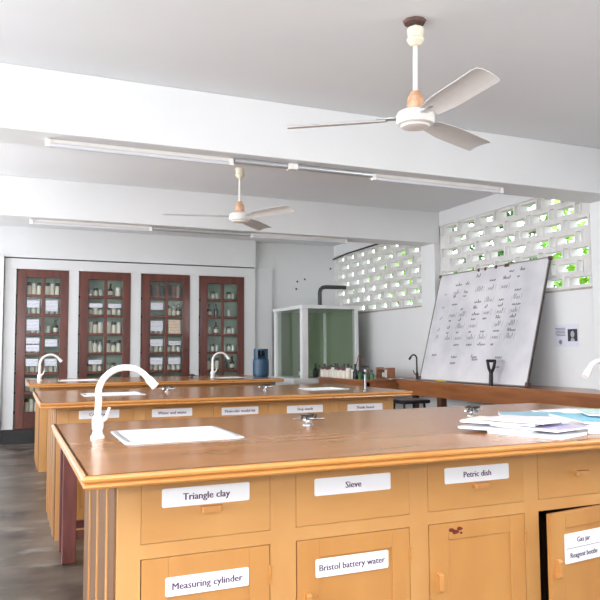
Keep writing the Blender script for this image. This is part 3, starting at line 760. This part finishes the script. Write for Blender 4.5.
# on the side table: a row of white jars, darker bottles, green bottles, a reddish rack
rr = random.Random(3)
row = ['red-capped white jar', 'dark-capped white jar', 'red-capped white jar', 'dark-capped white jar', 'white-capped white jar', 'dark-capped white jar', 'red-capped white jar', 'dark-capped white jar', 'red-capped white jar', 'white-capped white jar']
for i, k in enumerate(row):
    y = 8.66 - i * .083
    put(k, (3.99 + (i % 2) * .012, y, CZ), '%s, %s in the row on counter by glass hood' % (k, ORD[i]), 'white jars on the side table', 1.12)
for i in range(8):
    y = 8.64 - i * .10
    k = 'brown glass bottle' if i % 3 else 'pale glass bottle'
    put(k, (4.10 + (i % 2) * .015, y, CZ), '%s, %s behind the row of white jars by the hood' % (k, ORD[i]), 'bottles behind the white jars', 1.08)
for i, (k, x, y) in enumerate((('dark glass bottle', 4.00, 7.72), ('white-capped white jar', 4.02, 7.81), ('dark glass bottle', 4.12, 7.74))):
    put(k, (x, y, CZ), '%s %s at the right end of the white jars' % (k, ('in front', 'with a pale lid just', 'at the back')[i]), 'bottles at the end of the white jars', .95)
for i, (x, y) in enumerate(((4.02, 7.63), (4.06, 7.55), (4.10, 7.47), (4.15, 7.58))):
    put('green glass bottle', (x, y, CZ), 'green glass bottle, %s beside the reddish wooden rack' % ('leftmost', 'middle one of the front three', 'rightmost', 'rear one')[i], 'green bottles by the rack', .9)
t = thing('test_tube_rack', 'reddish wooden rack standing on the counter right of the green bottles', 'rack', (4.40, 7.66, CZ))
for yy in (-.14, .14): MB().box(-.05, .05, yy - .012, yy + .012, 0, .14).build('end_panel', COPPERW, t)
MB().box(-.05, .05, -.128, .128, 0, .015).build('base', COPPERW, t); MB().box(-.05, .05, -.128, .128, .115, .128).build('top_shelf', COPPERW, t)
put('white-capped white jar', (4.39, 7.62, CZ + .016), 'small white jar standing inside the reddish wooden rack', 'jar in the rack', .75)
put('clear glass jar', (4.41, 7.72, CZ + .016), 'small clear jar standing inside the reddish wooden rack', 'jar in the rack', .8)
t = thing('tripod_stand', 'thin rusty tripod frame behind the jars by the glass hood', 'stand', (4.36, 8.30, CZ))
for a in (90, 210, 330):
    a = math.radians(a); MB().tube([(0, 0, .30), (.16 * math.cos(a),    .16 * math.sin(a), .008)], .006, 6).build('leg', COPPERW, t)
# retort glassware inside the hood
for i, (k, x, y) in enumerate((('dark glass bottle', 3.92, 9.1), ('brown glass bottle', 3.95, 9.35), ('dark glass bottle', 4.05, 9.05), ('pale glass bottle', 4.14, 9.1), ('brown glass bottle', 4.24, 9.15))):
    put(k, (x, y, HZ0), '%s inside the fume hood, %s' % (k, ORD[i]), 'bottles in the fume hood', 1.15)

# blue gas cylinder on the far bench
t = thing('gas_cylinder', 'small blue gas cylinder with a collar on the far bench', 'gas cylinder', (2.965, 8.40, TZ))
t.location = (2.845, 8.0, TZ)
b = MB(); b.lathe([(0, .004), (.085, .004), (.097, .018), (.099, .05), (.099, .18), (.094, .215), (.07, .24), (.03, .25), (0, .25)], seg=24); b.build('tank', BLUECYL, t)
b = MB(); b.lathe([(.082, 0), (.086, 0), (.086, .02), (.082, .02)], seg=20); b.build('foot_ring', BLUECYL, t)
b = MB()
seg = 24
for k in range(seg):
    a0, a1 = 2 * PI * k / seg, 2 * PI * (k + 1) / seg; mid = math.degrees((a0 + a1) / 2) % 360
    hi = .345; lo = .225
    if 225 <= mid <= 280: lo2 = .33; b.add([], [])
    else: lo2 = lo
    ro, ri = .088, .084
    vs = []
    for r_, zz in ((ro, lo2), (ro, hi), (ri, hi), (ri, lo2)):
        vs += [(r_ * math.cos(a0), r_ * math.sin(a0), zz), (r_ * math.cos(a1), r_ * math.sin(a1), zz)]
    b.add(vs, [(0, 1, 3, 2), (2, 3, 5, 4), (4, 5, 7, 6), (6, 7, 1, 0), (0, 2, 4, 6), (1, 7, 5, 3)])
b.build('collar', BLUECYL, t)
b = MB(); b.lathe([(.018, .245), (.016, .29), (.024, .295), (.024, .315), (0, .316)], seg=12); b.build('valve', DARKMETAL, t)

# ------------------------------------------------------------------ built-in glazed cabinets
CY = 10.0
DOORS = [(.058, .732), (.866, 1.578), (1.724, 2.441), (2.58, 3.286)]
DZ0, DZ1 = .19, 2.345
cab = thing('glazed_cabinet', 'white built-in cabinet with four dark red glazed doors along the back wall', 'cabinet', (1.68, CY, 0))
ox = 1.68
b = MB(); xs = [-.09] + [e for d in DOORS for e in d] + [3.465]
for i in range(0, len(xs), 2): b.box(xs[i] - ox, xs[i + 1] - ox, 0, .03, DZ0, DZ1)
b.box(-.09 - ox, 3.465 - ox, 0, .03, DZ1, 2.485)
b.build('facade', FACADE, cab, bevel=.003)
struct(MB().box(XL, 3.465, CY - .012, CY + .03, 0, DZ0 - .001).build('baseboard_back', BLACK_SKIRT))
DEPTH = .30                                              # usable depth before the back wall
# the niche behind the doors is set into the wall
for i, (a, c) in enumerate(DOORS):
    b = MB(); b.box(a - .03 - ox, c + .03 - ox, .27, .275, DZ0, DZ1); b.box(a - .032 - ox, a - .03 - ox, .03, .27, DZ0, DZ1); b.box(c + .03 - ox, c + .032 - ox, .03, .27, DZ0, DZ1); b.box(a - .03 - ox, c + .03 - ox, .03, .27, DZ1, DZ1 + .005)
    b.build('niche_lining', GREENIN, cab)
ROWS = 7; TOPR = .115; PITCH = .264
rr = random.Random(21)
def paper(kind, x0, x1, z0, z1, label):
    o = MB().box(-(x1 - x0) / 2, (x1 - x0) / 2, -.0006, .0006, -(z1 - z0) / 2, (z1 - z0) / 2).build('paper_notice', NOTICEB if kind == 'b' else NOTICE, None, ((x0 + x1) / 2, CY - .006, (z0 + z1) / 2))
    return tag(o, label, 'notice', 'paper notices on the cabinet panes')
# per door, per row: (left pane, right pane).  p = paper low, P = tall paper, q = two small papers, b = brownish paper, j jars, d dark bottles, k books, g glassware, e few
PLAN = [
    [('j', 'j'), ('pg', 'Pg'), ('Pg', 'd1'), ('q', 'p'), ('pg', 'pg'), ('pg', 'e'), ('j', 'j')],
    [('g', 'w'), ('mj', 'mj'), ('jc', 'jc'), ('jb', 'jd'), ('mj', 'g'), ('j', 'j'), ('j', 'd')],
    [('k', 'k'), ('p', 'db'), ('Pg', 'b'), ('pj', 'mj'), ('pj', 'pj'), ('j', 'j'), ('j', 'j')],
    [('g', 'g'), ('d2', 'e'), ('d1', 'g'), ('g', 'g'), ('jd', 'd'), ('j', 'g'), ('j', 'j')],
]
CABN = ['first', 'second', 'third', 'fourth']; ROWN = ['top', 'second', 'third', 'fourth', 'fifth', 'sixth', 'bottom']
for di, (a, c) in enumerate(DOORS):
    W = c - a
    door = MB()
    stl, str_, mul = .112, .128, .042
    z1 = DZ1 - TOPR
    door.box(0, stl, -.012, .018, DZ0 + .003, DZ1 - .004); door.box(W - str_, W - .022, -.012, .018, DZ0 + .003, DZ1 - .004)
    door.box(stl, W - str_, -.012, .018, z1, DZ1 - .004); door.box(stl, W - str_, -.012, .018, DZ0 + .003, z1 - ROWS * PITCH + .028)
    xm = stl + (W - str_ - stl) / 2
    door.box(xm - mul / 2, xm + mul / 2, -.010, .012, z1 - ROWS * PITCH, z1)
    for r in range(1, ROWS): door.box(stl, W - str_, -.009, .012, z1 - r * PITCH, z1 - r * PITCH + .036)
    door = door.build('cabinet_door', MAHOG, cab, (a - ox + .018, 0, 0), bevel=.003)
    b = MB(); b.tube([(W - .06, -.012, 1.25), (W - .06, -.035, 1.25)], .012, 10); b.build('knob', DARKMETAL, door)
    for r in range(ROWS):
        for s in range(2):
            px0, px1 = (stl, xm - mul / 2) if s == 0 else (xm + mul / 2, W - str_)
            pz1 = z1 - r * PITCH; pz0 = pz1 - PITCH + .036
            MB().box(px0, px1, -.0015, .0015, pz0, pz1).build('pane', GLASS, door)
    for r in range(ROWS):
        zs = z1 - (r + 1) * PITCH + .014
        MB().box(a - .028 - ox, c + .028 - ox, .032, .268, zs, zs + .018).build('shelf', MAHOG, cab)
        for s in range(2):
            px0, px1 = (stl, xm - mul / 2) if s == 0 else (xm + mul / 2, W - str_)
            px0 += a + .018; px1 += a + .018
            zb = zs + .018; code = PLAN[di][r][s]
            where = '%s cabinet door, %s row, %s pane' % (CABN[di], ROWN[r], ('left', 'right')[s])
            pw = px1 - px0
            def fill(kinds, base=1.0):
                n = len(kinds); st = pw / n
                for q, k in enumerate(kinds):
                    s_ = min(base * 1.35, .19 / KINDS[k][3]); sc = min(s_, st / 2 / KINDS[k][2] * .96)
                    lab = '%s, %s%s' % (k, '' if n == 1 else '%s one, ' % (['left', 'right'] if n == 2 else ['left', 'middle', 'right'] if n == 3 else ['leftmost', 'second', 'third', 'rightmost'])[q], where)
                    o = put(k, (px0 + st * (q + .5), CY + .095, zb + .0005), lab, 'bottles and jars in the glazed cabinet', 1)
                    o.scale = (sc, sc, s_)
            if 'q' in code:
                paper('n', px0 + .01, px1 - .02, zb + .125, zb + .205, 'upper of two small papers, %s cabinet door, %s row, left pane' % (CABN[di], ROWN[r]))
                paper('n', px0 + .01, px1 - .02, zb + .022, zb + .11, 'lower of two small papers, %s cabinet door, %s row, left pane' % (CABN[di], ROWN[r]))
                fill(['clear glass jar', 'clear glass jar'])
                continue
            pl = 'on ' + where
            if 'p' in code: paper('n', px0 + .012, px1 - .03, zb + .085, zb + .185, 'wide white paper ' + pl)
            if 'P' in code: paper('n', px0 + .012, px1 - .03, zb + .04, zb + .19, 'tall white paper ' + pl)
            if code == 'b': paper('b', px0 + .012, px1 - .03, zb + .005, zb + .205, 'brownish printed paper ' + pl)
            if 'm' in code: paper('n', px0 + .015, px1 - .025, zb + .10, zb + .16, 'small white paper ' + pl)
            if code == 'k':
                x = px0 + .004; q = 0
                while x < px1 - .03:
                    wb = .02 + .014 * rr.random(); hb = .18 + .025 * rr.random()
                    cm = mat('book_cloth_%d' % rr.randint(0, 5), [(96, 102, 100), (150, 146, 138), (120, 84, 76), (176, 168, 152), (84, 92, 96), (140, 110, 100)][rr.randint(0, 5)], .7)
                    o = MB().box(0, wb - .002, 0, .07, 0, hb, 0).build('book', cm, None, (x, CY + .036, zb + .0005), bevel=.002)
                    tag(o, 'book, %s, %s' % (['first from left', 'second from left', 'third from left', 'fourth from left', 'fifth from left', 'sixth from left', 'seventh from left', 'eighth from left', 'ninth from left', 'tenth from left'][q], where), 'book', 'books in the third cabinet')
                    x += wb; q += 1
            elif code == 'j': fill(['dark-capped white jar', 'white-capped white jar', 'dark-capped white jar'], 1.0)
            elif code == 'jc': fill(['white-capped white jar', 'dark-capped white jar', 'white-capped white jar'], 1.0)
            elif code == 'jb': fill(['white-capped white jar', 'dark-capped white jar', 'pale glass bottle'], 1.0)
            elif code == 'jd': fill(['dark-capped white jar', 'clear glass jar', 'dark-capped white jar'], 1.0)
            elif code in ('mj', 'pj'): fill(['clear glass jar', 'white-capped white jar', 'clear glass jar'], .75)
            elif code == 'd': fill(['dark glass bottle', 'brown glass bottle'], .9)
            elif code == 'd1': fill(['clear glass beaker', 'brown glass bottle'], .9)
            elif code == 'd2': fill(['brown glass bottle', 'dark glass bottle'], 1.05)
            elif code == 'db': fill(['dark-capped white jar', 'pale glass bottle', 'brown glass bottle'], .9)
            elif code == 'w': fill(['brown glass bottle', 'white-capped white jar'], .85)
            elif code == 'e': fill(['clear glass beaker'], .8)
            elif 'g' in code: fill(['clear glass beaker', 'clear glass jar', 'clear glass beaker'], .8)
# set-back panel right of the cabinet, and a black strip painting the shade in the gap above the facade
MB().box(3.47, 3.77, 10.06, YB, 0, 2.50).build('projecting_panel', FACADE, wall_back, bevel=.004)
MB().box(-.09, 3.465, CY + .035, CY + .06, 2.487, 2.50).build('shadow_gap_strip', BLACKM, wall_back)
MB().box(XL, 3.47, CY - .004, YB, 2.502, ZC).build('upper_wall', WHITE, wall_back)
MB().box(XL, -.10, CY - .06, YB, 0, 2.502).build('side_pier', WHITE, wall_back)

# ------------------------------------------------------------------ ceiling fans
def fan(label, x, y, angs, zm, tilt=0, blotch=False):
    t = thing('ceiling_fan', label, 'ceiling fan', (x, y, ZC), 0, 'three-bladed ceiling fans')
    dz = zm - ZC
    if blotch:
        b = MB(); b.lathe([(.0, 0), (.062, -.001), (.055, -.014), (.03, -.022), (0, -.022)], (-.005, 0, 0), 9); b.build('mounting_plate', mat('rusted_ceiling_plate', (64, 66, 66), .7, rgb2=(120, 74, 64), scale=40), t)
    b = MB(); z0 = -.025
    b.tube([(0, 0, 0), (0, 0, z0 - .02)], .012, 8)
    b.lathe([(.012, z0 - .01), (.040, z0 - .012), (.044, z0 - .02), (.039, z0 - .06), (.039, z0 - .064), (.045, z0 - .07), (.042, z0 - .082), (.025, z0 - .105), (.012, z0 - .107)], seg=20); b.build('canopy', OLDCREAM, t)
    b = MB(); b.tube([(0, 0, z0 - .09), (0, 0, dz + .10)], .0125, 12); b.build('rod', FANW, t)
    b = MB(); b.lathe([(.012, dz + .145), (.026, dz + .143), (.030, dz + .125), (.040, dz + .115), (.044, dz + .05), (.046, dz + .042)], seg=20); b.build('upper_cap', RUST, t)
    b = MB(); b.lathe([(.02, dz + .05), (.06, dz + .048), (.09, dz + .035), (.098, dz + .02), (.099, dz - .012), (.094, dz - .026), (.075, dz - .033), (.07, dz - .042), (.045, dz - .048), (0, dz - .050)], seg=28); b.build('motor_housing', FANW, t)
    for a in angs:
        ar = math.radians(a); pit = math.radians(13)
        bl = MB(); N = 14; vs = []; fs = []
        for i in range(N + 1):
            r_ = .15 + .545 * i / N
            wl = (.052 + .018 * min(1, i / 4)) * (1 if i < N else .9); cam_ = .010
            for j in range(7):
                u = j / 6 * 2 - 1
                vs.append((r_ - (.02 * (u + 1) / 2 if i == N else 0), u * wl * math.cos(pit), -u * wl * math.sin(pit) + cam_ * (1 - u * u) - .004 * i / N))
        n = 7; M = len(vs); vs2 = [(p[0], p[1], p[2] - .003) for p in vs]
        for i in range(N):
            for j in range(n - 1):
                q = i * n + j; fs.append((q, q + n, q + n + 1, q + 1)); fs.append((M + q, M + q + 1, M + q + n + 1, M + q + n))
        for j in range(n - 1):
            fs.append((j, j + 1, M + j + 1, M + j)); q = N * n + j; fs.append((q + 1, q, M + q, M + q + 1))
        for i in range(N):
            q = i * n; fs.append((q + n, q, M + q, M + q + n)); q = i * n + n - 1; fs.append((q, q + n, M + q + n, M + q))
        bl.add(vs + vs2, fs, 0, False)
        o = bl.build('blade', FANBLADE, t, (0, 0, dz), (0, 0, ar))
        br = MB(); br.box(.085, .20, -.022, .022, .004, .009); br.tube([(.165, 0, .008), (.165, 0, .014)], .008, 8)
        br.build('bracket', ALU, o, (0, 0, .002))
    t.rotation_euler = (tilt, 0, 0)
    return t
fan('large white ceiling fan with a rusty cap, nearest to the viewer', 1.90, 2.945, (144, 24, -96), 2.405, math.radians(2.0), True)
fan('smaller-looking white ceiling fan hanging behind the first beam', 1.90, 5.9, (170, 50, -70), 2.43, math.radians(1.5))

# ------------------------------------------------------------------ fluorescent battens and conduits under the beams
def batten(label, x0, y, L=1.2):
    t = thing('fluorescent_light', label, 'light', (x0, y, ZB), 0, 'fluorescent battens under the beams')
    MB().box(0, L, -.02, .03, -.035, -.001).build('batten', LAMPBODY, t, bevel=.004)
    for xx in (.0, L - .03): MB().box(xx, xx + .03, -.036, -.002, -.055, -.010).build('lamp_holder', TAPWHITE, t, bevel=.003)
    b = MB(); b.tube([(.03, -.02, -.042), (L - .03, -.02, -.042)], .015, 12); b.build('tube', TUBE, t)
    return t
batten('unlit fluorescent batten under the near beam, left of the fan rod', .17, 4.43)
batten('unlit fluorescent batten under the near beam, left of the breeze blocks', 2.44, 4.43)
batten('unlit fluorescent batten under the far beam, left one', .15, 7.22)
batten('unlit fluorescent batten under the far beam, right one', 2.44, 7.22)
def conduit(label, x0, x1, y, box=None):
    t = thing('conduit', label, 'conduit', (x0, y, ZB))
    b = MB(); b.tube([(0, 0, -.0215), (x1 - x0, 0, -.0215)], .021, 10); b.build('pipe', ALU, t)
    if box: MB().box(box - x0 - .035, box - x0 + .035, -.03, .03, -.045, -.002).build('junction_box', TAPWHITE, t, bevel=.006)
    return t
conduit('silver conduit between the two battens under the near beam', 1.375, 2.435, 4.40, 1.80)
conduit('silver conduit between the two battens under the far beam', 1.355, 2.435, 7.20)
b = MB(); b.tube([(XR - .02, 7.42, 2.752), (XR - .02, 8.4, 2.748), (XR - .02, 9.6, 2.735), (XR - .03, 10.08, 2.70)], .012, 6)
tag(b.build('cable', BLACKM), 'black cable running along the top of the far breeze blocks', 'cable')

# ------------------------------------------------------------------ outside the right wall
struct(MB().box(XR + .13, 22, -12, 24, -.12, -.02).build('ground', GRASS))
def shrub(label, x, y, h, r, leafm, seed):
    t = thing('garden_shrub', label, 'shrub', (x, y, -.02), 0, 'shrubs outside the breeze blocks')
    rr = random.Random(seed)
    b = MB()
    for k in range(5):
        a = rr.random() * 6.28; b.tube([(0, 0, 0), (.25 * r * math.cos(a), .25 * r * math.sin(a), h * .4), (.6 * r * math.cos(a), .6 * r * math.sin(a), h * .8)], [.05, .03, .012], 6)
    b.build('stem', BARK, t)
    b = MB()
    for k in range(1500):
        a = rr.random() * 6.28; el = math.acos(2 * rr.random() - 1); q = rr.random() ** .45
        p = Vector((r * q * math.sin(el) * math.cos(a), r * q * math.sin(el) * math.sin(a), h * .58 + h * .42 * q * math.cos(el)))
        d = Vector((rr.gauss(0, 1), rr.gauss(0, 1), rr.gauss(0, .6))).normalized(); n_ = d.cross(Vector((rr.gauss(0, 1), rr.gauss(0, 1), rr.gauss(0, 1)))).normalized()
        L = .10 + .10 * rr.random(); s_ = d.cross(n_) * L * .32
        b.add([p, p + d * L * .5 + s_, p + d * L, p + d * L * .5 - s_], [(0, 1, 2, 3)])
    f = b.build('foliage', leafm, t); f['kind'] = 'stuff'
for i, (x, y, h, r, m, lb) in enumerate(((7.7, 6.9, 4.0, 1.25, LEAF, 'bright green shrub outside, nearest the right end of the breeze blocks'), (7.9, 9.8, 4.3, 1.3, LEAFD, 'deep green shrub outside, behind the middle of the breeze blocks'),
                                 (8.2, 12.9, 4.2, 1.4, LEAF, 'bright green shrub outside, behind the left of the near breeze blocks'), (11.5, 10.2, 5.6, 1.7, LEAF, 'tall light green shrub farther out behind the deep green one'))):
    shrub(lb, x, y, h, r, m, i + 5)
